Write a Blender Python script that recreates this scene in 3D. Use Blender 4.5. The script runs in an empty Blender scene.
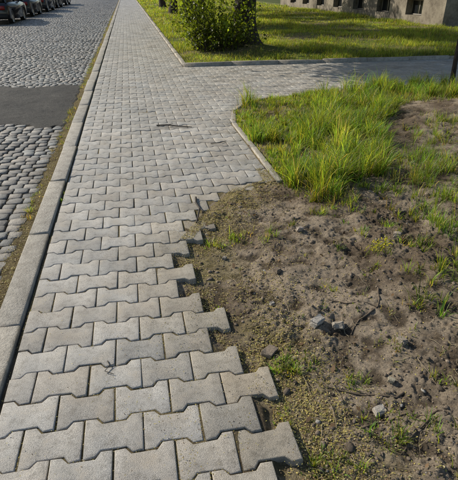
import bpy, bmesh, math, random
import numpy as np
from mathutils import Vector, Matrix
random.seed(7); rng=np.random.default_rng(7)
S=bpy.context.scene
# ------------------------------------------------------------------ helpers
def link(o,parent=None):
    S.collection.objects.link(o)
    if parent: o.parent=parent
    return o
def mk(name,V,F,mat,col=None,smooth=False,parent=None):
    me=bpy.data.meshes.new(name)
    V=np.asarray(V,dtype=np.float32).reshape(-1,3)
    if isinstance(F,np.ndarray): F=[F]
    if len(F) and isinstance(F[0],np.ndarray):
        F=[f for f in F if len(f)]
        tot=np.concatenate([np.full(len(f),f.shape[1]) for f in F])
        idx=np.concatenate([f.ravel() for f in F]).astype(np.int32)
        st=np.concatenate([[0],np.cumsum(tot)[:-1]]).astype(np.int32)
    else:
        tot=np.array([len(f) for f in F]); idx=np.array([i for f in F for i in f],dtype=np.int32)
        st=np.concatenate([[0],np.cumsum(tot)[:-1]]).astype(np.int32)
    me.vertices.add(len(V)); me.vertices.foreach_set('co',V.ravel())
    me.loops.add(len(idx)); me.loops.foreach_set('vertex_index',idx)
    me.polygons.add(len(tot)); me.polygons.foreach_set('loop_start',st)
    me.update(calc_edges=True); me.validate()
    if smooth: me.polygons.foreach_set('use_smooth',np.ones(len(me.polygons),dtype=bool))
    if col is not None:
        c=np.asarray(col,dtype=np.float32)
        if c.shape[1]==3: c=np.concatenate([c,np.ones((len(c),1),np.float32)],1)
        a=me.color_attributes.new('Col','FLOAT_COLOR','POINT'); a.data.foreach_set('color',c.ravel())
    me.materials.append(mat)
    return link(bpy.data.objects.new(name,me),parent)
def _h(ix,iy,s):
    v=np.sin(ix*127.1+iy*311.7+s*74.7)*43758.5453
    return v-np.floor(v)
def vn(x,y,s=0):
    x=np.asarray(x,float);y=np.asarray(y,float)
    ix=np.floor(x);iy=np.floor(y);fx=x-ix;fy=y-iy
    fx=fx*fx*(3-2*fx);fy=fy*fy*(3-2*fy)
    return (_h(ix,iy,s)*(1-fx)+_h(ix+1,iy,s)*fx)*(1-fy)+(_h(ix,iy+1,s)*(1-fx)+_h(ix+1,iy+1,s)*fx)*fy
def fbm(x,y,f,o=4,s=0):
    r=0;a=.5
    for i in range(o):
        r=r+a*(vn(x*f,y*f,s+i)-.5);f*=2.03;a*=.55
    return r
def ss(t): t=np.clip(t,0,1); return t*t*(3-2*t)
class NT:
    def __init__(s,name):
        s.m=bpy.data.materials.new(name); s.m.use_nodes=True; s.t=s.m.node_tree; s.n=s.t.nodes; s.l=s.t.links
        s.b=s.n['Principled BSDF']; s.out=s.n['Material Output']; s.pos=s.n.new('ShaderNodeNewGeometry').outputs['Position']
    def noise(s,scale,det=4,rough=.6,vec=None):
        n=s.n.new('ShaderNodeTexNoise'); n.inputs['Scale'].default_value=scale; n.inputs['Detail'].default_value=det; n.inputs['Roughness'].default_value=rough
        s.l.new(vec or s.pos,n.inputs['Vector']); return n.outputs['Fac']
    def ramp(s,fac,stops):
        n=s.n.new('ShaderNodeValToRGB'); e=n.color_ramp.elements
        while len(e)<len(stops): e.new(.5)
        for i,(p,c) in enumerate(stops):
            e[i].position=p; e[i].color=(c[0],c[1],c[2],1) if not isinstance(c,(int,float)) else (c,c,c,1)
        s.l.new(fac,n.inputs['Fac']); return n.outputs['Color']
    def mix(s,fac,a,b,mode='MIX'):
        n=s.n.new('ShaderNodeMix'); n.data_type='RGBA'; n.blend_type=mode
        for i,v in ((0,fac),(6,a),(7,b)):
            if isinstance(v,(int,float)): n.inputs[i].default_value=v
            elif isinstance(v,tuple): n.inputs[i].default_value=(*v,1)
            else: s.l.new(v,n.inputs[i])
        return n.outputs[2]
    def attr(s):
        n=s.n.new('ShaderNodeAttribute'); n.attribute_name='Col'; return n.outputs['Color']
    def bump(s,h,dist,strength=1):
        n=s.n.new('ShaderNodeBump'); n.inputs['Distance'].default_value=dist; n.inputs['Strength'].default_value=strength
        s.l.new(h,n.inputs['Height']); s.l.new(n.outputs[0],s.b.inputs['Normal'])
    def color(s,c):
        if isinstance(c,tuple): s.b.inputs['Base Color'].default_value=(*c,1)
        else: s.l.new(c,s.b.inputs['Base Color'])
    def rough(s,v,spec=.5):
        if isinstance(v,(int,float)): s.b.inputs['Roughness'].default_value=v
        else: s.l.new(v,s.b.inputs['Roughness'])
        s.b.inputs['Specular IOR Level'].default_value=spec
def simple(name,c,r=.6,nscale=20,var=.25,bump=0,metal=0):
    t=NT(name); n=t.noise(nscale)
    t.color(t.ramp(n,[(.3,tuple(v*(1-var) for v in c)),(.7,tuple(min(1,v*(1+var)) for v in c))]))
    t.rough(r); t.b.inputs['Metallic'].default_value=metal
    if bump: t.bump(n,bump)
    return t.m
def leafmat(name,trans=.45,r=.45):
    t=NT(name); c=t.attr(); t.color(c); t.rough(r,.4)
    tr=t.n.new('ShaderNodeBsdfTranslucent'); m=t.n.new('ShaderNodeMixShader'); m.inputs[0].default_value=trans
    g=t.mix(1.0,c,(2.2,2.05,.75),'MULTIPLY'); t.l.new(g,tr.inputs['Color'])
    t.l.new(t.b.outputs[0],m.inputs[1]); t.l.new(tr.outputs[0],m.inputs[2]); t.l.new(m.outputs[0],t.out.inputs['Surface'])
    return t.m
# ------------------------------------------------------------------ materials
def m_paver():
    t=NT('paver_concrete'); c=t.attr()
    a=t.ramp(t.noise(2.2,6,.65),[(.3,(.80,.77,.73)),(.55,(1,1,1)),(.7,(1.1,1.08,1.05))])
    b=t.ramp(t.noise(330,2,.8),[(.3,(.45,.44,.42)),(.5,(.98,.98,.98)),(.72,(1.5,1.48,1.44))])
    d=t.ramp(t.noise(24,6,.75),[(.33,(.68,.66,.62)),(.52,(1,1,1)),(.68,(1.12,1.11,1.08))])
    x=t.mix(1.,t.mix(1.,t.mix(1.,c,a,'MULTIPLY'),b,'MULTIPLY'),d,'MULTIPLY')
    dust=t.ramp(t.noise(6,7,.8),[(.50,0.),(.68,.6)])
    x=t.mix(dust,x,(.36,.30,.22))
    spots=t.ramp(t.noise(55,3,.6),[(.68,0.),(.72,.65)]); x=t.mix(spots,x,(.08,.072,.055))
    t.color(x); t.rough(t.ramp(t.noise(18,4),[(.3,.42),(.7,.66)]),.5); t.bump(t.noise(260,3,.8),.004,.9); return t.m
def m_granite(name,base,r0,r1,sp=.5,bd=.009):
    t=NT(name); c=t.attr()
    b=t.ramp(t.noise(260,2,.8),[(.3,(.45,.45,.45)),(.5,(1,1,1)),(.7,(1.4,1.38,1.35))])
    d=t.ramp(t.noise(11,6,.75),[(.33,(.65,.63,.6)),(.6,(1.1,1.1,1.1))])
    t.color(t.mix(1.,t.mix(1.,t.mix(1.,c,b,'MULTIPLY'),d,'MULTIPLY'),base,'MULTIPLY'))
    t.rough(t.ramp(t.noise(35,3),[(.3,r0),(.7,r1)]),sp); t.bump(t.noise(60,5,.75),bd,.9); return t.m
def m_dirt():
    t=NT('soil'); c=t.attr()
    a=t.ramp(t.noise(7,6,.7),[(.3,(.65,.61,.55)),(.5,(1,1,1)),(.7,(1.35,1.33,1.28))])
    b=t.ramp(t.noise(120,6,.85),[(.3,(.35,.32,.28)),(.48,(1,1,1)),(.66,(1.8,1.75,1.65))])
    t.color(t.mix(1.,t.mix(1.,c,a,'MULTIPLY'),b,'MULTIPLY')); t.rough(.95,.15)
    t.bump(t.noise(85,7,.85),.025,1); return t.m
def m_asphalt():
    t=NT('asphalt')
    b=t.ramp(t.noise(60,5,.9),[(.34,(.012,.012,.012)),(.5,(.045,.043,.040)),(.66,(.16,.152,.14))])
    d=t.ramp(t.noise(2.2,6,.75),[(.35,(.6,.6,.6)),(.65,(1.4,1.36,1.28))])
    t.color(t.mix(1.,b,d,'MULTIPLY')); t.rough(.75,.35); t.bump(t.noise(50,5,.85),.03,1); return t.m
M_pav=m_paver(); M_gran=m_granite('granite_sett',(.21,.195,.17),.32,.55,.55,.012); M_kerb=m_granite('kerb_concrete',(.38,.35,.30),.5,.7)
M_dirt=m_dirt(); M_asph=m_asphalt()
M_grass=leafmat('grass_blade',.52); M_leaf=leafmat('leaf',.5,.4); M_dry=leafmat('dry_litter',.2,.7)
t=NT('pebble'); t.color(t.mix(1.,t.attr(),t.ramp(t.noise(120,4,.8),[(.3,(.55,.55,.55)),(.7,(1.4,1.4,1.4))]),'MULTIPLY')); t.rough(.9,.2); t.bump(t.noise(150,5,.8),.006); M_peb=t.m
def m_bark():
    t=NT('bark'); mp=t.n.new('ShaderNodeMapping'); mp.inputs['Scale'].default_value=(1,1,.22); t.l.new(t.pos,mp.inputs['Vector'])
    n=t.noise(22,5,.75,mp.outputs[0]); t.color(t.ramp(n,[(.3,(.025,.02,.015)),(.55,(.075,.06,.048)),(.75,(.15,.13,.10))])); t.rough(.9,.2); t.bump(n,.06,1); return t.m
M_bark=m_bark(); M_twig=simple('twig_wood',(.035,.027,.02),.8,60,.4)
# ------------------------------------------------------------------ terrain functions
EY=[-3,.4,1.0,1.29,1.42,1.69,1.9,2.14,2.41,2.70,3.1,3.55,3.7,5.6,6.2,6.7,6.95,7.0,7.05,10.3]
EX=[.72,.64,.50,.53,.44,.40,.31,.28,.26,.27,.50,.82,1.13,1.13,1.22,1.5,1.85,2.2,14,14]
def edge(y): return np.interp(y,EY,EX)
def H(x,y):
    x=np.asarray(x,float);y=np.asarray(y,float)
    d=x-edge(y)
    bed=-.0075+.008*fbm(x,y,9,3,5)
    n1=fbm(x,y,2.2,4,1); n2=fbm(x,y,11,4,2); n3=np.abs(fbm(x,y,30,3,9)); n4=fbm(x,y,55,3,14)
    lum=.5+.55*ss(.5+4*fbm(x,y,1.7,3,17))
    soil=-.030+.09*ss(d/1.3)+.05*ss((d-1)/2.)+.07*n1*ss(d/.5+.2)+lum*(.06*n2*(.45+.65*ss(d/.5))+.05*n3*ss(d/.3+.2)+.016*n4)
    soil=np.where((d<.01)&(y<2.6),np.minimum(soil,-.013+.006*n4),soil)
    spill=ss((y-2.72)/.35)*(1-ss((d-.2)/.6))
    soil=soil*(1-spill)+spill*(.004+.04*n2+.03*n1+.012*n4)
    soil=soil+.16*np.exp(-(((x-4.0)/.9)**2+((y-5.1)/.6)**2))+.06*np.exp(-(((x-1.5)/.25)**2+((y-1.9)/.3)**2))+.035*np.exp(-(((x-.75)/.12)**2+((y-2.15)/.25)**2))
    k=ss((y-3.7)/.2)*(1-ss(d/.35)); soil=soil*(1-k)+k*.0
    w=ss((d+.15)/.04); sp=spill>.3
    w=np.where(sp,ss((d+.08+.5*fbm(x,y,4,3,11))/.08),w)
    w=np.where(y>3.65,ss((d+.02)/.05),w)
    w=np.where(x>13,1,w)
    return bed*(1-w)+soil*w
xs=np.concatenate([np.linspace(-.66,.1,70),np.linspace(.1,2.6,340)[1:],np.linspace(2.6,5.5,150)[1:],np.linspace(5.5,14,60)[1:]])
ys=np.concatenate([np.linspace(-3,.5,40),np.linspace(.5,4.2,460)[1:],np.linspace(4.2,7.1,150)[1:],np.linspace(7.1,10.34,30)[1:]])
GX,GY=np.meshgrid(xs,ys); nx,ny=len(xs),len(ys)
GZ=H(GX,GY)
V=np.stack([GX,GY,GZ],-1).reshape(-1,3)
i=np.arange(ny-1)[:,None]*nx+np.arange(nx-1)[None,:]
F=np.stack([i,i+1,i+nx+1,i+nx],-1).reshape(-1,4)
D=(GX-edge(GY)).ravel(); X_=GX.ravel();Y_=GY.ravel()
c_bed=np.array([.16,.13,.09]); c_s1=np.array([.205,.16,.115]); c_s2=np.array([.38,.315,.24]); c_y=np.array([.28,.235,.10]); c_dk=np.array([.075,.056,.038])
m=ss(.5+3*fbm(X_,Y_,3,4,20))[:,None]; C=c_s1*(1-m)+c_s2*m
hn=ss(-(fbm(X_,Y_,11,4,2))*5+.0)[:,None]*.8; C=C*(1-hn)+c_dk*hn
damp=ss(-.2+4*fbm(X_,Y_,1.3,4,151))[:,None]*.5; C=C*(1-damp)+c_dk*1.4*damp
yl=(ss(1-np.abs(D-.06)/.38)*ss(.4+3.5*fbm(X_,Y_,6,3,30)))[:,None]*.7; C=C*(1-yl)+c_y*yl
bw=(D<-.14)[:,None]&(V[:,2:3]<0); jb=ss(.5+3*fbm(X_,Y_,2.5,3,40))[:,None]
C=np.where(bw,c_bed*(1-jb*.5)+c_y*jb*.5,C)
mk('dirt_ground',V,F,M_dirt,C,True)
# ------------------------------------------------------------------ pavers
def inset(P,d):
    n=len(P); out=[]
    for k in range(n):
        a=P[k-1];b=P[k];c=P[(k+1)%n]
        e1=(b[0]-a[0],b[1]-a[1]);e2=(c[0]-b[0],c[1]-b[1])
        l1=math.hypot(*e1) or 1e-9;l2=math.hypot(*e2) or 1e-9
        n1=(-e1[1]/l1,e1[0]/l1);n2=(-e2[1]/l2,e2[0]/l2)
        q=1+n1[0]*n2[0]+n1[1]*n2[1]; q=max(q,.4)
        out.append((b[0]+d*(n1[0]+n2[0])/q,b[1]+d*(n1[1]+n2[1])/q))
    return out
def clip(P,ax,val,keep_less):
    out=[]; n=len(P); f=lambda p:(val-p[ax]) if keep_less else (p[ax]-val)
    for k in range(n):
        a=P[k];b=P[(k+1)%n];fa=f(a);fb=f(b)
        if fa>=0: out.append(a)
        if (fa>=0)!=(fb>=0):
            s=fa/(fa-fb); out.append((a[0]+s*(b[0]-a[0]),a[1]+s*(b[1]-a[1])))
    r=[]
    for p in out:
        if not r or math.hypot(p[0]-r[-1][0],p[1]-r[-1][1])>.002: r.append(p)
    if len(r)>1 and math.hypot(r[0][0]-r[-1][0],r[0][1]-r[-1][1])<.002: r.pop()
    return r
def area(P): return .5*sum(P[k-1][0]*P[k][1]-P[k][0]*P[k-1][1] for k in range(len(P)))
class Prisms:
    def __init__(s): s.V=[];s.F=[];s.C=[]
    def add(s,P,zt,zb,ch,col,tilt=(0,0),rot=0,sh=(0,0)):
        cx=sum(p[0] for p in P)/len(P);cy=sum(p[1] for p in P)/len(P);n=len(P);o=len(s.V)
        for Q,z in ((inset(P,ch*1.5),zt),(inset(P,ch*.5),zt-ch*.35),(P,zt-ch*1.2),(P,zb)):
            for (x,y) in Q:
                dx,dy=x-cx,y-cy
                xr=dx*math.cos(rot)-dy*math.sin(rot);yr=dx*math.sin(rot)+dy*math.cos(rot)
                s.V.append((cx+xr+sh[0],cy+yr+sh[1],z+tilt[0]*dx+tilt[1]*dy)); s.C.append(col)
        s.F.append([o+k for k in range(n)])
        for r in range(3):
            for k in range(n):
                k2=(k+1)%n; s.F.append([o+r*n+k,o+(r+1)*n+k,o+(r+1)*n+k2,o+r*n+k2])
    def make(s,name,mat,parent=None): return mk(name,np.array(s.V),s.F,mat,np.array(s.C),False,parent)
W=.225;PT=.155;A=.0135;hi=.067;lo=.0455
def bone(cx,cy):
    h=PT/2
    top=[(W/2,h+A),(hi,h+A),(lo,h-A),(-lo,h-A),(-hi,h+A),(-W/2,h+A)]
    bot=[(x,-y) for x,y in reversed(top)]
    P=[(cx+x,cy+y) for x,y in top+bot]
    return [(x+random.gauss(0,.0009),y+random.gauss(0,.0009)) for x,y in P]
pp=Prisms(); XL=-.65
for r in range(-16,540):
    cy=r*PT+.02; off=(r%2)*W/2
    for c in range(0,64):
        cx=XL+off+c*W
        if cy>10.3+PT and cx>1.3: break
        if cy<7.1:
            if cx+W/2>float(edge(cy))+.06 and not(3.7<cy): break
            if cy>3.7 and cx-W/2>float(edge(cy)): break
        if cx>13: break
        P=bone(cx,cy)
        P=clip(P,0,XL,False)
        if len(P)<3: continue
        if cy>10.3-PT:
            if cx-W/2<1.04 and cy>10.3: P=clip(P,0,1.04,True)
            elif cx+W/2>1.04: P=clip(P,1,10.3,True)
        elif 3.7<cy<5.7: P=clip(P,0,1.13,True)
        elif 6.9<cy<7.25 and cx>2.0: P=clip(P,1,7.03,False)
        if len(P)<3 or area(P)<.003: continue
        P=inset(P,.0021+.0008*random.random())
        g=random.gauss(1,.105); w=random.gauss(0,.015)
        base=.405*g
        d=float(edge(cy))-cx
        dirty=max(0,1-d/.5)*.30 if cy<3.7 else 0
        col=(base*(1.045+w)*(1-dirty*.5),base*(1-dirty*.7),base*(.92-w)*(1-dirty*1.1))
        loose=1 if (d<.2 and cy<3.6) else 0
        z=random.gauss(0,.0015)-(.003*random.random() if loose else 0)+.006*float(fbm(cx,cy,.9,2,77))
        tl=.009+.012*loose
        pp.add(P,z,z-.06,.0040,col,(random.gauss(0,tl),random.gauss(0,tl)),random.gauss(0,.006+.006*loose),(random.gauss(0,.0009),random.gauss(0,.0009)))
pp.make('paved_sidewalk',M_pav)
mk('sidewalk_bed',[(-.66,10.34,-.008),(1.06,10.34,-.008),(1.06,130,-.008),(-.66,130,-.008)],[[0,1,2,3]],M_dirt,[c_bed]*4)
# ------------------------------------------------------------------ kerbs
kb=Prisms(); y=-2.0
while y<120:
    L=1.0; g=random.gauss(1,.07)
    kb.add([(-.80,y+.004),(-.668,y+.004),(-.668,y+L-.004),(-.80,y+L-.004)],.018+random.gauss(0,.004),-.25,.008,(g,g*.995,g*.98),(random.gauss(0,.015),random.gauss(0,.003)),random.gauss(0,.002),(random.gauss(0,.003),0))
    y+=L
kb.make('street_kerb',M_kerb)
ke=Prisms()
def seg(x0,y0,x1,y1,w,zt,jit=.006):
    L=math.hypot(x1-x0,y1-y0); n=max(1,round(L/1.0)); ux,uy=(x1-x0)/L,(y1-y0)/L; px,py=-uy*w/2,ux*w/2
    for k in range(n):
        a=L*k/n+.003;b=L*(k+1)/n-.003; g=random.gauss(.95,.08)
        P=[(x0+ux*a-px,y0+uy*a-py),(x0+ux*b-px,y0+uy*b-py),(x0+ux*b+px,y0+uy*b+py),(x0+ux*a+px,y0+uy*a+py)]
        if area(P)<0: P=P[::-1]
        ke.add(P,zt+random.gauss(0,jit),-.2,.006,(g,g*.99,g*.96),(random.gauss(0,.008),random.gauss(0,.008)),random.gauss(0,.004))
seg(1.165,3.62,1.165,5.6,.055,.018)
seg(1.165,5.62,1.28,6.2,.055,.018); seg(1.285,6.23,1.56,6.72,.055,.018); seg(1.58,6.75,2.0,6.97,.055,.018); seg(2.02,6.98,12.4,6.98,.055,.018)
seg(1.09,10.42,1.09,100,.08,.05); seg(1.06,10.35,12.4,10.35,.09,.07)
ke.make('path_edging_kerb',M_kerb)
# ------------------------------------------------------------------ road
ZR=-.12
ang=np.array([15,45,75,105,135,165,195,225,255,285,315,345])*math.pi/180; NK=12
cs,sn=np.cos(ang),np.sin(ang)
sq=1/np.maximum(np.abs(cs),np.abs(sn)); sx=cs*sq; sy=sn*sq
cr=np.array([0,1,0]*4); sx=np.where(cr,sx*.93,sx);sy=np.where(cr,sy*.93,sy)
st=[]
y=-2.0
while y<85:
    rh=.095+.022*random.random()
    x=-.89-.05*random.random()
    while x>-6.6:
        w=.09+.055*random.random()
        cx=x-w/2
        inp=(-3.3+.12*math.sin(y*9)<cx<-.86) and (6.25+.1*math.sin(cx*7)<y<8.95+.12*math.sin(cx*5+1))
        if not inp: st.append((cx,y+rh/2+random.gauss(0,.005)+.04*math.sin(cx*1.3)+.015*math.sin(cx*5+y),w,rh))
        x-=w
    y+=rh
st=np.array(st); n=len(st)
crown=.05*(1-((st[:,0]+3.7)/2.9)**2)
und=.035*fbm(st[:,0],st[:,1],.8,3,50)+rng.normal(0,.003,n)
ox=sx[None]*st[:,2:3]*.495*rng.normal(1,.04,(n,NK)); oy=sy[None]*st[:,3:4]*.495*rng.normal(1,.04,(n,NK))
rt=rng.normal(0,.04,n)[:,None]; ox,oy=ox-oy*rt,oy+ox*rt
tx=rng.normal(0,.035,n)[:,None];ty=rng.normal(0,.035,n)[:,None]
R=[]
for sc,dz in ((.985,-.05),(.965,-.010),(.87,-.0015)):
    X=st[:,0:1]+ox*sc;Yv=st[:,1:2]+oy*sc
    Z=ZR+.03+crown[:,None]+und[:,None]+dz+tx*ox*sc+ty*oy*sc+(rng.normal(0,.001,(n,NK)) if sc<.9 else 0)
    R.append(np.stack([X,Yv,Z],-1))
ctr=np.stack([st[:,0],st[:,1],ZR+.0305+crown+und+rng.normal(0,.001,n)],-1)[:,None]
V=np.concatenate(R+[ctr],1).reshape(-1,3); TT=3*NK+1; b=(np.arange(n)*TT)[:,None,None]
q=[];tr=[]
for r in range(2):
    for k in range(NK): q.append([r*NK+k,r*NK+(k+1)%NK,(r+1)*NK+(k+1)%NK,(r+1)*NK+k])
for k in range(NK): tr.append([2*NK+k,2*NK+(k+1)%NK,3*NK])
F4=(np.array(q)[None]+b).reshape(-1,4);F3=(np.array(tr)[None]+b).reshape(-1,3)
g=np.clip(rng.normal(1,.24,n),.45,1.7); wv=rng.normal(0,.05,n); C=np.stack([g*(1+wv),g,g*(1-wv)],-1)
mk('cobblestone_road',V,[F4,F3],M_gran,np.repeat(C,TT,0),False)
xs2=np.linspace(-6.7,-.78,60);ys2=np.concatenate([np.linspace(-3,15,200),np.linspace(15,130,200)[1:]])
gx,gy=np.meshgrid(xs2,ys2); gz=ZR+.017+.05*(1-((gx+3.7)/2.9)**2)+.035*fbm(gx,gy,.8,3,50)+.020*ss((gx+.96)/.1)
V=np.stack([gx,gy,gz],-1).reshape(-1,3);i=np.arange(len(ys2)-1)[:,None]*60+np.arange(59)[None]
F=np.stack([i,i+1,i+61,i+60],-1).reshape(-1,4)
gm=ss((V[:,0:1]+1.1)/.15)*.8
mk('road_bed',V,F,M_dirt,np.array([.075,.062,.045])*(1-gm)+np.array([.21,.17,.085])*gm,True)
nu,nv=120,130
u=np.linspace(0,1,nu);v=np.linspace(0,1,nv);uu,vv=np.meshgrid(u,v)
px=-3.35+2.46*uu; py=6.2+2.8*vv
px=px+.05*np.sin(py*9)*(1-uu)+.02*np.sin(py*13)*uu; py=py+(.1*np.sin(px*7)+.05*np.sin(px*17)+.03*np.sin(px*41))*(1-vv)+(.12*np.sin(px*5+1)+.04*np.sin(px*19))*vv
e=np.minimum(np.minimum(uu,1-uu)*2.4,np.minimum(vv,1-vv)*2.8)
pz=ZR+.05*(1-((px+3.7)/2.9)**2)+.035*fbm(px,py,.8,3,50)+.008+.030*ss(e/.06)+.03*fbm(px,py,2.5,4,61)+.012*fbm(px,py,14,3,63)
V=np.stack([px,py,pz],-1).reshape(-1,3);i=np.arange(nv-1)[:,None]*nu+np.arange(nu-1)[None]
mk('asphalt_patch',V,np.stack([i,i+1,i+nu+1,i+nu],-1).reshape(-1,4),M_asph,None,True)
ko=Prisms(); y=-2
while y<120:
    g=random.gauss(1,.06); ko.add([(-6.85,y+.004),(-6.7,y+.004),(-6.7,y+.996),(-6.85,y+.996)],.0,-.25,.007,(g,g,g)); y+=1
ko.make('street_kerb',M_kerb)
mk('opposite_pavement',[(-9.6,-10,-.02),(-6.86,-10,-.02),(-6.86,130,-.02),(-9.6,130,-.02)],[[0,1,2,3]],M_pav,[(.24,.235,.225)]*4)
t=NT('meadow_ground'); a=t.noise(.5,6,.7); bb=t.noise(30,5,.8)
t.color(t.mix(.5,t.ramp(a,[(.35,(.07,.10,.025)),(.65,(.13,.13,.05))]),t.ramp(bb,[(.35,(.05,.07,.02)),(.65,(.14,.15,.06))]))); t.rough(.95,.1); t.bump(bb,.05); M_mead=t.m
R_=600
def plane(name,x0,y0,x1,y1,z,mat): return mk(name,[(x0,y0,z),(x1,y0,z),(x1,y1,z),(x0,y1,z)],[[0,1,2,3]],mat)
plane('ground',-R_,-R_,R_,R_,-.3,M_mead)
plane('meadow',-R_,-R_,-9.6,R_,-.03,M_mead)
plane('meadow',14,-R_,R_,R_,-.01,M_mead)
plane('meadow',-9.6,130,14,R_,-.03,M_mead)
plane('meadow',-.66,-R_,14,-3,-.05,M_mead)
xs3=np.linspace(1.1,14,110);ys3=np.concatenate([np.linspace(10.38,30,160),np.linspace(30,130,120)[1:]])
gx,gy=np.meshgrid(xs3,ys3)
def HL(x,y): return .02+.05*fbm(x,y,.7,4,70)+.12*np.exp(-(((x-2.9)/1.0)**2+((y-13.2)/1.0)**2))*ss((x-1.1)/.4)
V=np.stack([gx,gy,HL(gx,gy)],-1).reshape(-1,3);i=np.arange(len(ys3)-1)[:,None]*110+np.arange(109)[None]
m=ss(.5+3.5*fbm(V[:,0],V[:,1],.8,4,71))[:,None]
mk('lawn_soil',V,np.stack([i,i+1,i+111,i+110],-1).reshape(-1,4),M_dirt,np.array([.19,.165,.085])*(1-m)+np.array([.11,.14,.03])*m,True)
# ------------------------------------------------------------------ grass
def blades(P,h,w,lean,az,col):
    n=len(P); sdir=az+math.pi/2+rng.normal(0,.7,n)
    wx,wy=np.cos(sdir),np.sin(sdir); lx,ly=np.cos(az),np.sin(az)
    L=[];fw=[1,.85,.5]; sv=[0,.4,.75]
    for s,f in zip(sv,fw):
        hx=h*lean*s*s; z=h*s*(1-.3*lean*s)
        for sg in (-1,1):
            L.append(np.stack([P[:,0]+lx*hx+sg*wx*w*f/2,P[:,1]+ly*hx+sg*wy*w*f/2,P[:,2]+z],-1))
    hx=h*lean*1.1; L.append(np.stack([P[:,0]+lx*hx,P[:,1]+ly*hx,P[:,2]+h*(1-.38*lean)],-1))
    V=np.stack(L,1).reshape(-1,3); b=(np.arange(n)*7)[:,None]
    F4=np.concatenate([np.array([[0,1,3,2]])+b,np.array([[2,3,5,4]])+b]);F3=np.array([[4,5,6]])+b
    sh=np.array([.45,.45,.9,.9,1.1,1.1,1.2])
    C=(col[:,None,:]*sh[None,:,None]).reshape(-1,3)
    return V,F4,F3,C
def join(parts):
    V=[];F4=[];F3=[];C=[];o=0
    for v,a,b,c in parts: V.append(v);F4.append(a+o);F3.append(b+o);C.append(c);o+=len(v)
    return np.concatenate(V),[np.concatenate(F4),np.concatenate(F3)],np.concatenate(C)
GB=(.165,.23,.036)
def gcol(n,dry=.08,base=GB):
    b=np.array(base)[None]*np.clip(rng.normal(1,.28,n),.4,1.8)[:,None]
    b[:,0]*=np.clip(rng.normal(1,.2,n),.6,1.7)
    d=rng.random(n)<dry; b[d]=np.array([.38,.32,.16])*rng.uniform(.6,1.1,(d.sum(),1)); return b
def tufts(cx,cy,nb,rad,h,w,Hf,dry=.08,base=GB,lmax=1.0):
    idx=np.repeat(np.arange(len(cx)),nb); n=len(idx)
    a=rng.uniform(0,2*math.pi,n); r=np.abs(rng.normal(0,1,n))*np.asarray(rad)[idx]*.55
    x=cx[idx]+np.cos(a)*r;y=cy[idx]+np.sin(a)*r
    hh=np.asarray(h)[idx]*rng.uniform(.35,1.2,n); le=np.clip(rng.normal(.5,.27,n),.05,lmax)
    az=a+rng.normal(0,.7,n)
    P=np.stack([x,y,Hf(x,y)-.004],-1)
    tc=np.clip(rng.normal(1,.24,len(cx)),.45,1.55)[idx][:,None]
    tc=tc*np.stack([np.clip(rng.normal(1,.14,len(cx)),.7,1.4)[idx],np.ones(n),np.ones(n)],-1)
    return blades(P,hh,w*rng.uniform(.5,1.3,n),le,az,gcol(n,dry,base)*tc)
def inpoly(x,y,P):
    r=np.zeros(len(x),bool);j=len(P)-1
    for i in range(len(P)):
        xi,yi=P[i];xj,yj=P[j]
        r^=((yi>y)!=(yj>y))&(x<(xj-xi)*(y-yi)/(yj-yi+1e-12)+xi); j=i
    return r
PATCH=[(1.16,3.3),(1.18,5.6),(1.32,6.2),(1.6,6.7),(2.05,6.93),(5.8,6.93),(5.7,6.3),(4.6,5.95),(3.4,5.6),(2.75,4.9),(2.45,4.2),(2.0,3.5),(1.5,2.98),(1.25,3.1)]
x=rng.uniform(1.0,6.0,3900);y=rng.uniform(2.8,7,3900)
jx=x+.35*fbm(x,y,2.5,3,84);jy=y+.5*fbm(x,y,2.5,3,86)
k=inpoly(jx,jy,PATCH)&(x>1.2)&(y<6.95)&(rng.random(3900)<.25+.75*ss(.7+6*fbm(x,y,1.6,3,82))); x,y=x[k],y[k]
hf=(.09+.20*ss(.45+4*fbm(x,y,1.5,3,80))**1.3)*rng.uniform(.55,1.4,len(x))
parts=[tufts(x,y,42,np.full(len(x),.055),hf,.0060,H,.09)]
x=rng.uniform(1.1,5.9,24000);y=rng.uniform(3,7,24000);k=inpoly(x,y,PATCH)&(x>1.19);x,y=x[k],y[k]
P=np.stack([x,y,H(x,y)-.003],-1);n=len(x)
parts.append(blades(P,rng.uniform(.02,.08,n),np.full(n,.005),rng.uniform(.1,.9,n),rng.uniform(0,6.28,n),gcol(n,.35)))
V,F,C=join(parts); mk('tall_grass_patch',V,F,M_grass,C)
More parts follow.
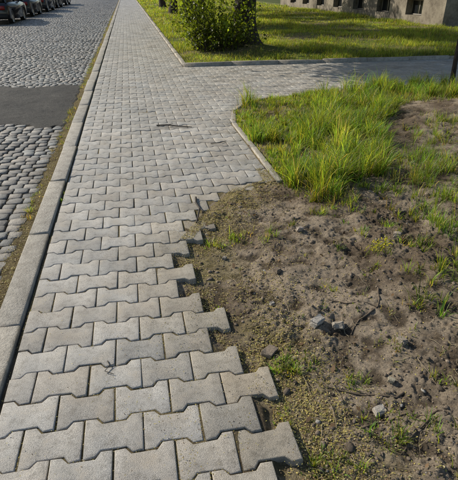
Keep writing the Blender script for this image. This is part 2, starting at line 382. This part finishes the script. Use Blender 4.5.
spots=[(.50,2.72,.10,80,.06),(.62,2.76,.10,80,.055),(.42,2.64,.06,40,.045),(.80,2.64,.09,60,.055),(.95,2.75,.06,30,.05),(1.43,2.96,.12,110,.10),(1.25,2.9,.08,60,.08),(.575,1.49,.06,110,.05),(.52,1.5,.04,50,.04),(.66,1.5,.04,40,.04),
 (1.37,1.65,.10,60,.10),(1.45,1.85,.14,90,.12),(.83,1.36,.05,60,.045),(.55,1.0,.06,80,.045),(.62,.98,.06,60,.045),(.83,1.10,.09,90,.05),(.95,1.06,.09,60,.055),(2.47,3.43,.18,220,.18),(2.2,3.2,.16,170,.16),(2.6,3.75,.18,180,.18),
 (2.12,2.86,.17,180,.16),(1.95,2.45,.15,160,.15),(2.1,2.25,.15,120,.14),(1.8,2.7,.12,80,.1),(1.9,3.1,.14,100,.12),(1.65,2.2,.10,60,.08),(1.25,2.1,.06,30,.05),(1.5,1.4,.12,80,.1),(1.1,1.45,.06,30,.05),(.33,2.0,.03,14,.03),
 (.47,1.25,.03,30,.03),(.45,1.18,.03,25,.03),(1.0,2.0,.06,26,.05),(1.65,1.75,.12,90,.12),(3.0,4.3,.22,160,.15),(3.4,4.7,.22,140,.15),(2.9,3.5,.25,220,.18),(2.6,3.0,.2,150,.16),(1.1,.95,.07,40,.05),(1.2,1.25,.07,40,.06),(1.35,2.5,.07,44,.07),(1.75,3.3,.1,60,.1),(1.75,2.0,.12,80,.12),(1.9,2.0,.12,80,.13),(1.55,2.55,.07,40,.08),(1.15,2.35,.05,30,.05),(-.655,3.75,.02,30,.03),(-.655,3.6,.02,25,.03)]
parts=[]
for (sx_,sy_,r,nb,h) in spots:
    m_=max(1,nb//12); a=rng.uniform(0,6.28,m_); rr=r*np.sqrt(rng.random(m_))
    parts.append(tufts(sx_+rr*np.cos(a),sy_+rr*np.sin(a),18,np.full(m_,.03+r*.12),h*rng.uniform(.5,1.2,m_),.0045,H,.12))
NB=3000
x=rng.uniform(.5,6,NB);y=rng.uniform(.3,6.8,NB);k=(x-edge(y)>.12)&(rng.random(NB)<.16+.84*ss((x-1.3)/1.0)*ss(.4+4*fbm(x,y,1.6,3,90)));x,y=x[k],y[k]
parts.append(tufts(x,y,12,np.full(len(x),.045),.03+.14*ss((x-1)/1.5)*rng.random(len(x)),.0042,H,.3))
V,F,C=join(parts); mk('grass_tufts',V,F,M_grass,C)
n=700;y=1+rng.random(n)**1.5*35;x=rng.uniform(-.95,-.81,n)
k=fbm(x*.5,y,1.2,3,95)>-.05;x,y=x[k],y[k]
Hg=lambda x,y:np.full(len(x),ZR+.035)
V,F,C=join([tufts(x,y,11,np.full(len(x),.03),rng.uniform(.02,.07,len(x)),.004,Hg,.45,(.12,.165,.03))]); mk('gutter_weeds',V,F,M_grass,C)
parts=[]
for (y0,y1,n,h,w) in ((10.42,15,75000,.085,.007),(15,22,60000,.09,.011),(22,35,45000,.1,.018),(35,75,40000,.11,.035)):
    x=rng.uniform(1.14,12.6,n);y=rng.uniform(y0,y1,n)
    f=fbm(x,y,.9,3,101)+.6*fbm(x,y,3.5,3,107);k=(rng.random(n)<.14+.86*ss(.55+4.5*f))&~((x<3.8)&(x>2.2)&(y>12.2)&(y<14)&(rng.random(n)<.75));x,y=x[k],y[k];m_=len(x)
    hh=h*rng.uniform(.3,1.4,m_)*(.5+1.2*ss(.5+3*fbm(x,y,.6,2,103))+.5*ss(4*fbm(x,y,4,2,109)))
    parts.append(blades(np.stack([x,y,HL(x,y)-.004],-1),hh,np.full(m_,w),rng.uniform(.1,.9,m_),rng.uniform(0,6.28,m_),gcol(m_,.12,(.20,.25,.036))*np.clip(.95+1.6*fbm(x,y,2.5,3,111),.45,1.6)[:,None]))
V,F,C=join(parts); mk('lawn_grass',V,F,M_grass,C)
# ------------------------------------------------------------------ litter, pebbles, twigs
def flakes(x,y,z,size,col,tl=.35):
    n=len(x); a=rng.uniform(0,6.28,n); ca,sa=np.cos(a),np.sin(a); tx=rng.normal(0,tl,n);ty=rng.normal(0,tl,n)
    L=[]
    for u,v in ((-1,0),(0,-.5),(1,0),(0,.5)):
        dx=(u*ca-v*sa)*size;dy=(u*sa+v*ca)*size
        L.append(np.stack([x+dx,y+dy,z+dx*tx+dy*ty],-1))
    return np.stack(L,1).reshape(-1,3),np.arange(n*4).reshape(-1,4),np.repeat(col,4,0)
def lcol(n):
    b=np.array([[.46,.38,.115],[.36,.33,.085],[.27,.18,.09],[.5,.43,.24],[.10,.07,.045]])[rng.choice(5,n,p=[.27,.22,.21,.15,.15])]
    return b*rng.uniform(.6,1.2,(n,1))
X=[];Y=[]
n=46000;y=rng.uniform(.4,4.0,n); x=edge(y)-.10+np.abs(rng.normal(0,.28,n)); k=fbm(x,y,5,3,30)+rng.normal(0,.06,n)>-.02; X.append(x[k]);Y.append(y[k])
x=rng.uniform(.3,4,20000);y=rng.uniform(.4,6,20000);k=x>edge(y);X.append(x[k]);Y.append(y[k])
x=np.concatenate(X);y=np.concatenate(Y);z=H(x,y); z=np.where((x<edge(y)-.01)&(y>2.75),np.maximum(z,.003),z)+.003
s=rng.uniform(.0022,.0060,len(x)); f1=flakes(x,y,z,s,lcol(len(x)))
n=1500;y=rng.uniform(.8,9,n);x=rng.uniform(-.64,1.0,n);k=x<edge(y)-.02;x,y=x[k],y[k];n=len(x);f2=flakes(x,y,np.full(n,.0045),rng.uniform(.0015,.0038,n),lcol(n))
n=6500;y=rng.uniform(1,6.5,n);x=edge(y)-.01-rng.exponential(.14,n);k=(fbm(x,y,4,3,133)>-.03)&(x>-.6);x,y=x[k],y[k];n=len(x);f5=flakes(x,y,np.full(n,.0045),rng.uniform(.0015,.0042,n),lcol(n)*.65)
n=8000;y=.8+rng.exponential(7,n);x=-.87+rng.normal(0,.04,n);x=np.clip(x,-1.05,-.805);f3=flakes(x,y,ZR+.037+.02*rng.random(n),rng.uniform(.003,.008,n),lcol(n)*.85)
n=60000;y=.7+6.5*rng.random(n)**1.4;x=rng.uniform(-.665,1.1,n);k=(x<edge(y))&(rng.random(n)<.25+.75*ss(.5+3*fbm(x,y,2.5,3,40)));x,y=x[k],y[k];n=len(x);f4=flakes(x,y,np.full(n,-.0045)+rng.normal(0,.0012,n),rng.uniform(.0015,.004,n),lcol(n),.1)
n=150;y=rng.uniform(.5,5,n);x=edge(y)+rng.exponential(.8,n);k=x<4;x,y=x[k],y[k];n=len(x);f6=flakes(x,y,H(x,y)+.01,rng.uniform(.010,.022,n),np.array([[.16,.10,.05]])*rng.uniform(.5,1.5,(n,1)),.5)
V=[];F=[];C=[];o=0
for f in (f1,f2,f3,f4,f5,f6): V.append(f[0]);F.append(f[1]+o);C.append(f[2]);o+=len(f[0])
mk('leaf_litter',np.concatenate(V),np.concatenate(F),M_dry,np.concatenate(C))
bm=bmesh.new();bmesh.ops.create_icosphere(bm,subdivisions=1,radius=1);bm.verts.index_update()
iv=np.array([v.co[:] for v in bm.verts]);ifc=np.array([[v.index for v in f.verts] for f in bm.faces]);bm.free()
def rocks(x,y,z,s,col,flat=.65):
    n=len(x); v=iv[None]*(1+rng.normal(0,.26,(n,len(iv),1)))
    sc=s[:,None]*rng.uniform(.6,1.3,(n,3));sc[:,2]*=flat; v=v*sc[:,None,:]
    a=rng.uniform(0,6.28,n)[:,None];vx=v[...,0]*np.cos(a)-v[...,1]*np.sin(a);vy=v[...,0]*np.sin(a)+v[...,1]*np.cos(a)
    V=np.stack([vx+x[:,None],vy+y[:,None],v[...,2]+z[:,None]],-1).reshape(-1,3)
    return V,(ifc[None]+(np.arange(n)*len(iv))[:,None,None]).reshape(-1,3),np.repeat(col,len(iv),0)
n=18000;y=.3+4.5*rng.random(n)**1.2;x=edge(y)-.1+rng.exponential(.9,n);k=(x<4.5)&~((x<edge(y)+.02)&(y>2.5))&(rng.random(n)<.15+.85*ss(.5+4*fbm(x,y,3,3,120)));x,y=x[k],y[k];n=len(x)
s=.002+.0024*rng.exponential(1,n);s=np.minimum(s,np.where(x<edge(y)+.02,.004,.016))
c=np.array([.25,.20,.15])*rng.uniform(.45,1.4,(n,1));gq=rng.random(n)<.025;c[gq]=np.array([.40,.38,.34])*rng.uniform(.7,1.2,(gq.sum(),1))
V,F,C=rocks(x,y,H(x,y)+s*.1,s,c); mk('soil_clods',V,F,M_peb,C)
def rubble(name,x,y,sx,sy,sz,rot,col,tilt=(.1,.1),sunk=.3):
    bm=bmesh.new();bmesh.ops.create_cube(bm,size=1)
    for v in bm.verts: v.co=Vector((v.co.x*sx*random.uniform(.7,1.15),v.co.y*sy*random.uniform(.7,1.15),v.co.z*sz*random.uniform(.8,1.1)))
    bmesh.ops.bevel(bm,geom=bm.edges[:],offset=min(sx,sy,sz)*.14,segments=2,affect='EDGES')
    bmesh.ops.subdivide_edges(bm,edges=bm.edges[:],cuts=1)
    for v in bm.verts: v.co+=Vector((random.gauss(0,1),random.gauss(0,1),random.gauss(0,1)))*min(sx,sy,sz)*.045
    me=bpy.data.meshes.new(name);bm.to_mesh(me);bm.free()
    a=me.color_attributes.new('Col','FLOAT_COLOR','POINT')
    for d in a.data: d.color=(*col,1)
    me.materials.append(M_peb);o=link(bpy.data.objects.new(name,me))
    o.location=(x,y,float(H(x,y))+sz*(.5-sunk)+.006);o.rotation_euler=(tilt[0],tilt[1],rot)
rubble('rubble_stone',.79,1.73,.07,.045,.05,.5,(.52,.47,.40),(.3,-.2))
rubble('rubble_stone',.885,1.69,.05,.06,.035,1.2,(.38,.34,.28),(-.2,.5))
rubble('rubble_stone',.862,1.19,.06,.045,.03,.2,(.52,.47,.40),(.05,.1))
rubble('rubble_stone',.51,1.60,.075,.055,.03,.8,(.30,.24,.18),(.1,.1))
rubble('rubble_stone',1.0,2.64,.045,.03,.03,.3,(.45,.38,.31))
rubble('rubble_stone',.62,1.95,.03,.025,.02,.3,(.38,.35,.3))
rubble('rubble_stone',1.12,1.5,.05,.04,.03,2,(.34,.29,.23))
rubble('rubble_stone',.98,1.32,.03,.03,.02,1,(.4,.36,.27))
rubble('rubble_stone',1.55,2.35,.06,.05,.04,1,(.34,.29,.23))
rubble('rubble_stone',.46,2.5,.035,.03,.02,1,(.3,.27,.22))
rubble('rubble_stone',.72,2.2,.05,.04,.03,2,(.2,.16,.12))
def tube(pts,rad,n=7):
    V=[];F=[];pts=[Vector(p) for p in pts]
    for k,p in enumerate(pts):
        d=(pts[min(k+1,len(pts)-1)]-pts[max(k-1,0)]).normalized()
        u=d.orthogonal().normalized() if k==0 else (u-d*u.dot(d)).normalized()
        w=d.cross(u)
        for j in range(n):
            a=2*math.pi*j/n; V.append(tuple(p+(u*math.cos(a)+w*math.sin(a))*rad[k]))
    for k in range(len(pts)-1):
        for j in range(n): F.append([k*n+j,k*n+(j+1)%n,(k+1)*n+(j+1)%n,(k+1)*n+j])
    return V,F
class Tubes:
    def __init__(s): s.V=[];s.F=[]
    def add(s,pts,rad,n=7):
        V,F=tube(pts,rad,n);o=len(s.V);s.V+=V;s.F+=[[i+o for i in f] for f in F]
def twig(name,pts,r,branches=()):
    T=Tubes();pts=[(x,y,z+r) for x,y,z in pts];T.add(pts,[r*(1-.5*k/len(pts)) for k in range(len(pts))],6)
    for b in branches: T.add([(x,y,z+r) for x,y,z in b],[r*.6]*(len(b)-1)+[r*.3],5)
    mk(name,np.array(T.V),T.F,M_twig,None,True)
twig('fallen_twig',[(.40,3.42,.002),(.385,3.3,.008),(.40,3.2,.006),(.372,3.08,.005),(.345,2.97,.001)],.0085,[[(.40,3.2,.004),(.42,3.12,.012)]])
twig('fallen_twig',[(.22,5.68,.002),(.35,5.64,.012),(.47,5.57,.008),(.63,5.52,.002)],.009,[[(.35,5.64,.012),(.42,5.7,.008)]])
twig('fallen_twig',[(-.235,1.665,.002),(-.225,1.63,.006),(-.245,1.60,.004),(-.205,1.575,.002)],.0025,[[(-.225,1.63,.006),(-.2,1.64,.004)]])
twig('fallen_twig',[(.75,4.85,.002),(.85,4.83,.008),(.93,4.9,.002)],.005)
T=Tubes()
for _ in range(260):
    y=.4+3.4*random.random();x=float(edge(y))+.08+random.expovariate(1/.6); a=random.uniform(0,6.28);L=random.uniform(.04,.16);pts=[]
    for k in range(6):
        pts.append((x,y,float(H(x,y))+.004+.01*math.sin(k*.63)*random.random())); a+=random.gauss(0,.2); x+=math.cos(a)*L/5;y+=math.sin(a)*L/5
    r=random.uniform(.0007,.0017);T.add(pts,[r]*5+[r*.5],4)
mk('dry_stems',np.array(T.V),T.F,simple('dry_stem',(.28,.225,.14),.8,50,.5),None,True)
T=Tubes()
for (x,y,a,L,r) in ((1.0,1.25,3.5,.35,.006),(.75,1.12,.6,.3,.005),(1.1,1.1,2.6,.3,.005),(1.2,1.9,4,.4,.006),(.9,1.9,5.3,.3,.004)):
    pts=[]
    for k in range(9): pts.append((x,y,float(H(x,y))+.002)); a+=random.gauss(0,.3);x+=math.cos(a)*L/8;y+=math.sin(a)*L/8
    T.add(pts,[r*(1-.07*k) for k in range(9)],6)
mk('exposed_roots',np.array(T.V),T.F,simple('root_bark',(.10,.075,.05),.85,60,.4),None,True)
# ------------------------------------------------------------------ leaves
def leaves(P,size,col):
    n=len(P); d=rng.normal(0,1,(n,3));d[:,2]-=.3;d/=np.linalg.norm(d,axis=1)[:,None]
    u=np.cross(d,rng.normal(0,1,(n,3)));u/=np.linalg.norm(u,axis=1)[:,None]; nn=np.cross(d,u)
    s=size[:,None]; L=[P,P+(d*.4+u*.38)*s+nn*s*.06,P+d*s*.98,P+(d*.4-u*.38)*s+nn*s*.06]
    return np.stack(L,1).reshape(-1,3),np.arange(n*4).reshape(-1,4),np.repeat(col,4,0)
def tree(name,x,y,z0,tr,seed,spread=3.2,nl=9000,lean=(0,0),fork=2.6,zmin=1.6,ls=1.,jit=.16):
    R=random.Random(seed);root=link(bpy.data.objects.new(name,None));T=Tubes();tips=[]
    def grow(p,d,L,r,lv):
        n=6;pts=[p];rad=[r];q=Vector(p);dd=Vector(d)
        for k in range(n):
            dd=(dd+Vector((R.gauss(0,.12),R.gauss(0,.12),R.gauss(.03,.08)))).normalized();q=q+dd*(L/n);pts.append(q.copy());rad.append(r*(1-.5*(k+1)/n))
            if lv>=2: tips.append(q.copy())
        T.add(pts,rad,10 if lv==0 else 6)
        if lv<3:
            for j in range(4 if lv<2 else 3):
                kk=R.randint(2,n); a=R.uniform(0,6.28); side=Vector((math.cos(a),math.sin(a),R.uniform(-.1,.5)))
                grow(pts[kk],(dd*.5+side).normalized(),L*R.uniform(.5,.75),rad[kk]*.65,lv+1)
    pts=[];rad=[]
    for k in range(10):
        f=k/9;pts.append(Vector((x+lean[0]*f*fork+.05*math.sin(f*5+seed),y+lean[1]*f*fork,z0-.1+f*fork)));rad.append(tr*(1+.7*math.exp(-f*9)-.18*f))
    T.add(pts,rad,16)
    for j in range(7):
        a=j*.9+R.uniform(-.3,.3);grow(pts[-1-(j%3)],Vector((math.cos(a),math.sin(a),R.uniform(.1,1.0))).normalized(),spread*.75,tr*.42,1)
    grow(pts[-1],Vector((0,0,1)),spread*1.1,tr*.6,0)
    mk('trunk_and_limbs',np.array(T.V),T.F,M_bark,None,True,root)
    tp=np.array([t[:] for t in tips]); idx=rng.integers(0,len(tp),nl); P=tp[idx]+rng.normal(0,jit*ls,(nl,3))
    P=P[P[:,2]>z0+zmin]
    c=np.array([.10,.16,.03])*np.clip(rng.normal(1,.25,len(P)),.5,1.6)[:,None]
    V,F,C=leaves(P,rng.uniform(.09,.17,len(P))*ls,c); mk('foliage',V,F,M_leaf,C,False,root)
tree('linden_tree',3.1,13.3,.05,.31,3,4.1,60000,(-.02,0),2.2,1.45,1,.32)
tree('linden_tree',2.95,21.4,.02,.25,8,3.4,36000,(0,0),2.3,1.9,1,.30)
tree('linden_tree',2.6,30,.02,.22,12,3.0,14000)
tree('linden_tree',2.6,39,.02,.22,15,3.0,10000)
tree('linden_tree',7.5,31,.02,.2,18,3.2,18000)
tree('young_tree',5.2,7.25,.0,.035,21,1.3,1500,(.06,.0),2.0,1.6,.7,.16)
T=Tubes();T.add([(5.36,7.2,-.1),(5.38,7.2,.9),(5.39,7.2,1.7)],[.035,.035,.033],10)
mk('tree_stake',np.array(T.V),T.F,simple('stake_wood',(.10,.075,.05),.8,30,.3),None,True)
def shrub(name,cx,cy,rx,ry,n,hmin,hmax,nleaf,size,seed,slope=0):
    R=random.Random(seed);root=link(bpy.data.objects.new(name,None));T=Tubes();P=[];K=[]
    for _ in range(n):
        a=R.uniform(0,6.28);q=math.sqrt(R.random());x=cx+rx*q*math.cos(a)*.6;y=cy+ry*q*math.sin(a)*.6;h=R.uniform(hmin,hmax)*(1-.3*q)*(1-slope*(x-cx)/rx)
        z=float(HL(np.array(x),np.array(y)));pts=[];bx,by=R.gauss(0,.17),R.gauss(0,.17)
        for k in range(7):
            f=k/6;pts.append((x+(math.cos(a)*rx*.5+bx)*f*f,y+(math.sin(a)*ry*.5+by)*f*f,z+h*f))
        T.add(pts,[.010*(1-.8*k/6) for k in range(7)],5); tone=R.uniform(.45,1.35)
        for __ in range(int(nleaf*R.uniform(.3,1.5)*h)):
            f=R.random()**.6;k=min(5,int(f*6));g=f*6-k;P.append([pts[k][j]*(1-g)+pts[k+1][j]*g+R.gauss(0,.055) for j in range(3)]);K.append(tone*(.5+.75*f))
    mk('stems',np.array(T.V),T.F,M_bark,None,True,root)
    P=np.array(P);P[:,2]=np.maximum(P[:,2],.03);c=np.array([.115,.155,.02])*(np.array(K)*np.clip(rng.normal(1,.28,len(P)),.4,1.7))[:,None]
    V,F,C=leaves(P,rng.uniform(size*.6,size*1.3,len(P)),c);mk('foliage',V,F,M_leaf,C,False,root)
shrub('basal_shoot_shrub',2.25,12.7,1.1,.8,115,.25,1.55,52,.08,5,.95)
shrub('basal_shoot_shrub',2.6,21.0,.6,.6,24,.4,1.2,45,.09,6)
x=1.36+rng.normal(0,.035,26);y=2.24+rng.normal(0,.035,26);z=H(x,y)
V1,F41,F31,C1=blades(np.stack([x,y,z],-1),rng.uniform(.05,.09,26),np.full(26,.004),rng.uniform(.1,.5,26),rng.uniform(0,6.28,26),np.tile([[.12,.18,.03]],(26,1)))
xx=np.repeat(x,5)+rng.normal(0,.008,130);yy=np.repeat(y,5)+rng.normal(0,.008,130)
lv=leaves(np.stack([xx,yy,H(xx,yy)+.05+rng.normal(0,.008,130)],-1),np.full(130,.012),np.tile([[.38,.36,.05]],(130,1)))
mk('flowering_weed',np.concatenate([V1,lv[0]]),[np.concatenate([F41,lv[1]+len(V1)]),F31],M_leaf,np.concatenate([C1,lv[2]]))
# ------------------------------------------------------------------ building
M_wall=simple('wall_plaster',(.32,.28,.215),.9,2.5,.14,.003);M_roof=simple('roof_tiles',(.22,.09,.06),.8,12,.3,.01);M_frame=simple('window_frame_paint',(.22,.2,.17),.6,20,.1)
t=NT('plinth_render');a=t.noise(1.3,7,.75);b=t.noise(25,5,.8)
t.color(t.mix(1.,t.ramp(a,[(.35,(.12,.10,.078)),(.5,(.23,.20,.155)),(.68,(.34,.30,.235))]),t.ramp(b,[(.3,(.7,.7,.7)),(.7,(1.2,1.2,1.2))]),'MULTIPLY'));t.rough(.9,.2);t.bump(b,.012);M_plinth=t.m
t=NT('window_glass');t.color((.012,.014,.016));t.rough(.12,.5);M_glass=t.m
root=link(bpy.data.objects.new('apartment_building',None))
def facade(nm,fix,a0,a1,z0,z1,ops,mat,axis,out,dep=.18):
    A_=sorted(set([a0,a1]+[v for o in ops for v in (o[0],o[1])]));Z_=sorted(set([z0,z1]+[v for o in ops for v in (o[2],o[3])]))
    def pt(a,z,d=0): return (fix-out*d,a,z) if axis=='Y' else (a,fix-out*d,z)
    V=[];F=[];GV=[];GF=[]
    def quad(VV,FF,*p): o=len(VV);VV.extend(p);FF.append([o,o+1,o+2,o+3])
    for i in range(len(A_)-1):
        for j in range(len(Z_)-1):
            ca=(A_[i]+A_[i+1])/2;cz=(Z_[j]+Z_[j+1])/2
            if any(o[0]<ca<o[1] and o[2]<cz<o[3] for o in ops): continue
            quad(V,F,pt(A_[i],Z_[j]),pt(A_[i+1],Z_[j]),pt(A_[i+1],Z_[j+1]),pt(A_[i],Z_[j+1]))
    FV=[];FF=[]
    for (a,b,c,d) in ops:
        for p,q in (((a,c),(b,c)),((b,c),(b,d)),((b,d),(a,d)),((a,d),(a,c))):
            quad(V,F,pt(*p),pt(*q),pt(*q,dep),pt(*p,dep))
        quad(GV,GF,pt(a,c,dep),pt(b,c,dep),pt(b,d,dep),pt(a,d,dep))
        w=.05
        for (p,q,r_,s_) in ((a,b,c,c+w),(a,b,d-w,d),(a,a+w,c+w,d-w),(b-w,b,c+w,d-w),((a+b)/2-w/2,(a+b)/2+w/2,c+w,d-w)):
            o=len(FV);D1=dep-.03
            FV+= [pt(p,r_,D1),pt(q,r_,D1),pt(q,s_,D1),pt(p,s_,D1),pt(p,r_,dep-.002),pt(q,r_,dep-.002),pt(q,s_,dep-.002),pt(p,s_,dep-.002)]
            FF+=[[o,o+1,o+2,o+3],[o,o+4,o+5,o+1],[o+1,o+5,o+6,o+2],[o+2,o+6,o+7,o+3],[o+3,o+7,o+4,o]]
    mk(nm,V,F,mat,None,False,root)
    if ops: mk(nm+'_glass',GV,GF,M_glass,None,False,root);mk(nm+'_frames',FV,FF,M_frame,None,False,root)
BX,BY0,BY1,BX1=12.7,19.0,42.0,24.0
ops=[(y,y+1.35,.32,.95) for y in np.arange(BY0+1.6,BY1-1.8,2.9)]
facade('plinth_front',BX-.06,BY0-.06,BY1+.06,-.1,1.15,ops,M_plinth,'Y',-1,.3)
ops=[(y-.0,y+1.3,2.0+k*3.0,3.6+k*3.0) for y in np.arange(BY0+1.6,BY1-1.8,2.9) for k in range(3)]
facade('wall_front',BX,BY0,BY1,1.15,10.6,ops,M_wall,'Y',-1)
ops=[(x,x+.95,.28,.78) for x in (BX+2,BX+8)]
facade('plinth_gable',BY0-.06,BX-.06,BX1+.06,-.1,1.15,ops,M_plinth,'X',-1,.24)
facade('wall_gable',BY0,BX,BX1,1.15,10.6,[(x,x+1.2,2.0+k*3,3.6+k*3) for x in (BX+2,BX+8) for k in range(3)],M_wall,'X',-1)
facade('plinth_back',BX1+.06,BY0-.06,BY1+.06,-.1,1.15,[],M_plinth,'Y',1)
facade('wall_back',BX1,BY0,BY1,1.15,10.6,[],M_wall,'Y',1);facade('wall_far',BY1,BX,BX1,-.1,10.6,[],M_wall,'X',1)
mk('plinth_ledge',[(BX-.06,BY0-.06,1.152),(BX+.01,BY0-.06,1.152),(BX+.01,BY1,1.152),(BX-.06,BY1,1.152),(BX-.06,BY0-.06,1.154),(BX1,BY0-.06,1.154),(BX1,BY0+.01,1.154),(BX-.06,BY0+.01,1.154)],[[0,1,2,3],[4,5,6,7]],M_plinth,None,False,root)
mx=(BX+BX1)/2
mk('roof',[(BX-.5,BY0-.4,10.4),(mx,BY0-.4,14.6),(BX1+.5,BY0-.4,10.4),(BX-.5,BY1+.4,10.4),(mx,BY1+.4,14.6),(BX1+.5,BY1+.4,10.4)],[[0,1,4,3],[1,2,5,4],[0,3,5,2]],M_roof,None,False,root)
mk('gable_triangles',[(BX,BY0,10.6),(BX1,BY0,10.6),(mx,BY0,14.4),(BX,BY1,10.6),(BX1,BY1,10.6),(mx,BY1,14.4)],[[0,1,2],[3,4,5]],M_wall,None,False,root)
# ------------------------------------------------------------------ parked cars
M_tyre=simple('tyre_rubber',(.015,.015,.015),.85,40,.2);M_rim=simple('wheel_alloy',(.3,.3,.31),.4,10,.05,0,.8)
M_trim=simple('black_trim',(.02,.02,.022),.6,20,.1);M_lens=simple('tail_lens',(.25,.015,.012),.25,20,.1);M_plate=simple('plate',(.6,.6,.58),.5,20,.03)
M_head=simple('head_lens',(.5,.5,.5),.2,20,.03)
def car(x,y,z,col,seed):
    R=random.Random(seed);root=link(bpy.data.objects.new('parked_car',None))
    t=NT('car_paint');t.color(col);t.rough(.35);t.b.inputs['Coat Weight'].default_value=.6;paint=t.m
    L=4.2*R.uniform(.97,1.05);wb=.62*L/2;wr=.31;rl=R.uniform(1.42,1.52)
    prof=[(-L/2,.32),(-L/2-.02,.5),(-L/2+.02,.78),(-L/2+.1,.9),(-L/4,.93),(L*.22,.93),(L/2-.25,.82),(L/2-.04,.68),(L/2,.48),(L/2-.03,.25)]
    def arch(c): return [(c+.38*math.cos(a),wr+.38*math.sin(a)) for a in np.linspace(-.2,math.pi+.2,9)]
    prof+=[(p[0],max(p[1],.2)) for p in arch(wb)]+[(p[0],max(p[1],.2)) for p in arch(-wb)]
    V=[];F=[];n=len(prof);hw=.87
    secs=[(-hw,.97),(-hw+.07,1.0),(hw-.07,1.0),(hw,.97)]
    for (sx,sc) in secs:
        for (py_,pz_) in prof: V.append((sx,py_*sc,pz_ if sc==1 else .45+(pz_-.45)*(.93 if pz_>.45 else 1)))
    for s in range(3):
        for k in range(n): k2=(k+1)%n;F.append([s*n+k,(s+1)*n+k,(s+1)*n+k2,s*n+k2])
    F.append(list(range(n)));F.append([3*n+k for k in reversed(range(n))])
    mk('body',V,F,paint,None,False,root)
    b=[(-L/2+.12,.91),(L*.24,.91)];r=[(-L/2+.55,rl),(L*.06,rl)];wb_,wt=.80,.62
    def box(nm,b,r,wb_,wt,mat,z0,z1):
        V=[(-wb_,b[0],z0),(wb_,b[0],z0),(wb_,b[1],z0),(-wb_,b[1],z0),(-wt,r[0],z1),(wt,r[0],z1),(wt,r[1],z1),(-wt,r[1],z1)]
        return mk(nm,V,[[3,2,1,0],[4,5,6,7],[0,1,5,4],[1,2,6,5],[2,3,7,6],[3,0,4,7]],mat,None,False,root)
    box('windows',(b[0][0],b[1][0]),(r[0][0],r[1][0]),wb_,wt,M_glass,.90,rl-.03)
    box('roof_panel',(r[0][0]-.05,r[1][0]+.06),(r[0][0]+.12,r[1][0]-.12),wt+.02,wt-.1,paint,rl-.035,rl+.02)
    T=Tubes()
    for s in (-1,1):
        for f0,f1 in ((b[0][0],r[0][0]),(b[1][0],r[1][0]),(-.15,-.1)):
            T.add([(s*(wb_+.005),f0,.9),(s*(wt+.012),f1,rl-.02)],[.035,.03],6)
    mk('pillars',T.V,T.F,paint,None,False,root)
    BF=[[0,1,3,2],[4,6,7,5],[0,4,5,1],[2,3,7,6],[0,2,6,4],[1,5,7,3]]
    for nm,yy,mat,zz,w in (('tail_light',-L/2-.03,M_lens,.72,.2),('head_light',L/2-.08,M_head,.62,.22)):
        for s in (-1,1):
            c=(s*.64,yy);V=[(c[0]+dx*w,c[1]+dy*.05,zz+dz*.08) for dx in (-.5,.5) for dy in (-1,1) for dz in (-1,1)]
            mk(nm,V,BF,mat,None,False,root)
    for nm,yy,mat,zz,w,h in (('rear_bumper',-L/2-.03,M_trim,.38,1.6,.09),('front_bumper',L/2+.0,M_trim,.32,1.55,.09),('licence_plate',-L/2-.06,M_plate,.58,.5,.055),('licence_plate',L/2+.05,M_plate,.42,.5,.055)):
        V=[(dx*w,yy+dy*.03,zz+dz*h) for dx in (-.5,.5) for dy in (-1,1) for dz in (-1,1)]
        mk(nm,V,BF,mat,None,False,root)
    for s in (-1,1):
        V=[(s*(.93)+dx*.1,L*.17+dy*.05,.98+dz*.06) for dx in (-1,1) for dy in (-1,1) for dz in (-1,1)]
        mk('mirror',V,BF,paint,None,False,root)
        for c in (wb,-wb):
            for nm,rp,mat in (('tyre',[(.66,.0),(.66,.24),(.67,.3),(.71,.31),(.81,.31),(.855,.3),(.86,.25),(.85,.2)],M_tyre),('rim',[(.85,.2),(.84,.17),(.82,.16),(.84,.06),(.845,.0)],M_rim)):
                V=[];F=[];m_=20
                for (xx,rr) in rp:
                    for j in range(m_): a=2*math.pi*j/m_;V.append((s*xx,c+rr*math.cos(a),wr+rr*math.sin(a)))
                for k in range(len(rp)-1):
                    for j in range(m_): F.append([k*m_+j,k*m_+(j+1)%m_,(k+1)*m_+(j+1)%m_,(k+1)*m_+j])
                mk(nm,V,F,mat,None,True,root)
    root.location=(x,y,z)
cols=[(.02,.025,.035),(.012,.012,.014),(.03,.03,.033),(.02,.025,.04),(.04,.04,.043),(.015,.015,.017)]
for k,yy in enumerate((26.6,32.4,38.0,43.8,49.6)): car(-6.05-.06*(k%2),yy,ZR+.03,cols[(k+1)%6],k)
# ------------------------------------------------------------------ light, sky, camera
EL,AZ=math.radians(31),math.radians(-50)
to=Vector((math.sin(AZ)*math.cos(EL),math.cos(AZ)*math.cos(EL),math.sin(EL)))
sd=bpy.data.lights.new('sun','SUN');sd.energy=5;sd.angle=math.radians(.5);sd.color=(1,.925,.79)
so=link(bpy.data.objects.new('sun',sd));so.rotation_euler=to.to_track_quat('Z','Y').to_euler();so.location=(0,0,30)
w=bpy.data.worlds.new('World');S.world=w;w.use_nodes=True
sk=w.node_tree.nodes.new('ShaderNodeTexSky');sk.sky_type='NISHITA';sk.sun_disc=False;sk.sun_elevation=EL;sk.sun_rotation=AZ
bg=w.node_tree.nodes['Background'];bg.inputs['Strength'].default_value=.12;w.node_tree.links.new(sk.outputs[0],bg.inputs['Color'])
cd=bpy.data.cameras.new('camera');cd.sensor_fit='HORIZONTAL';cd.sensor_width=36;cd.lens=36*465/458;cd.clip_end=2000;cd.clip_start=.05
co=link(bpy.data.objects.new('camera',cd));co.location=(0,0,1.5);co.rotation_euler=(math.radians(90-28.7),0,math.radians(-11.1))
S.camera=co
S.view_settings.view_transform='Standard';S.view_settings.look='None';S.view_settings.exposure=0
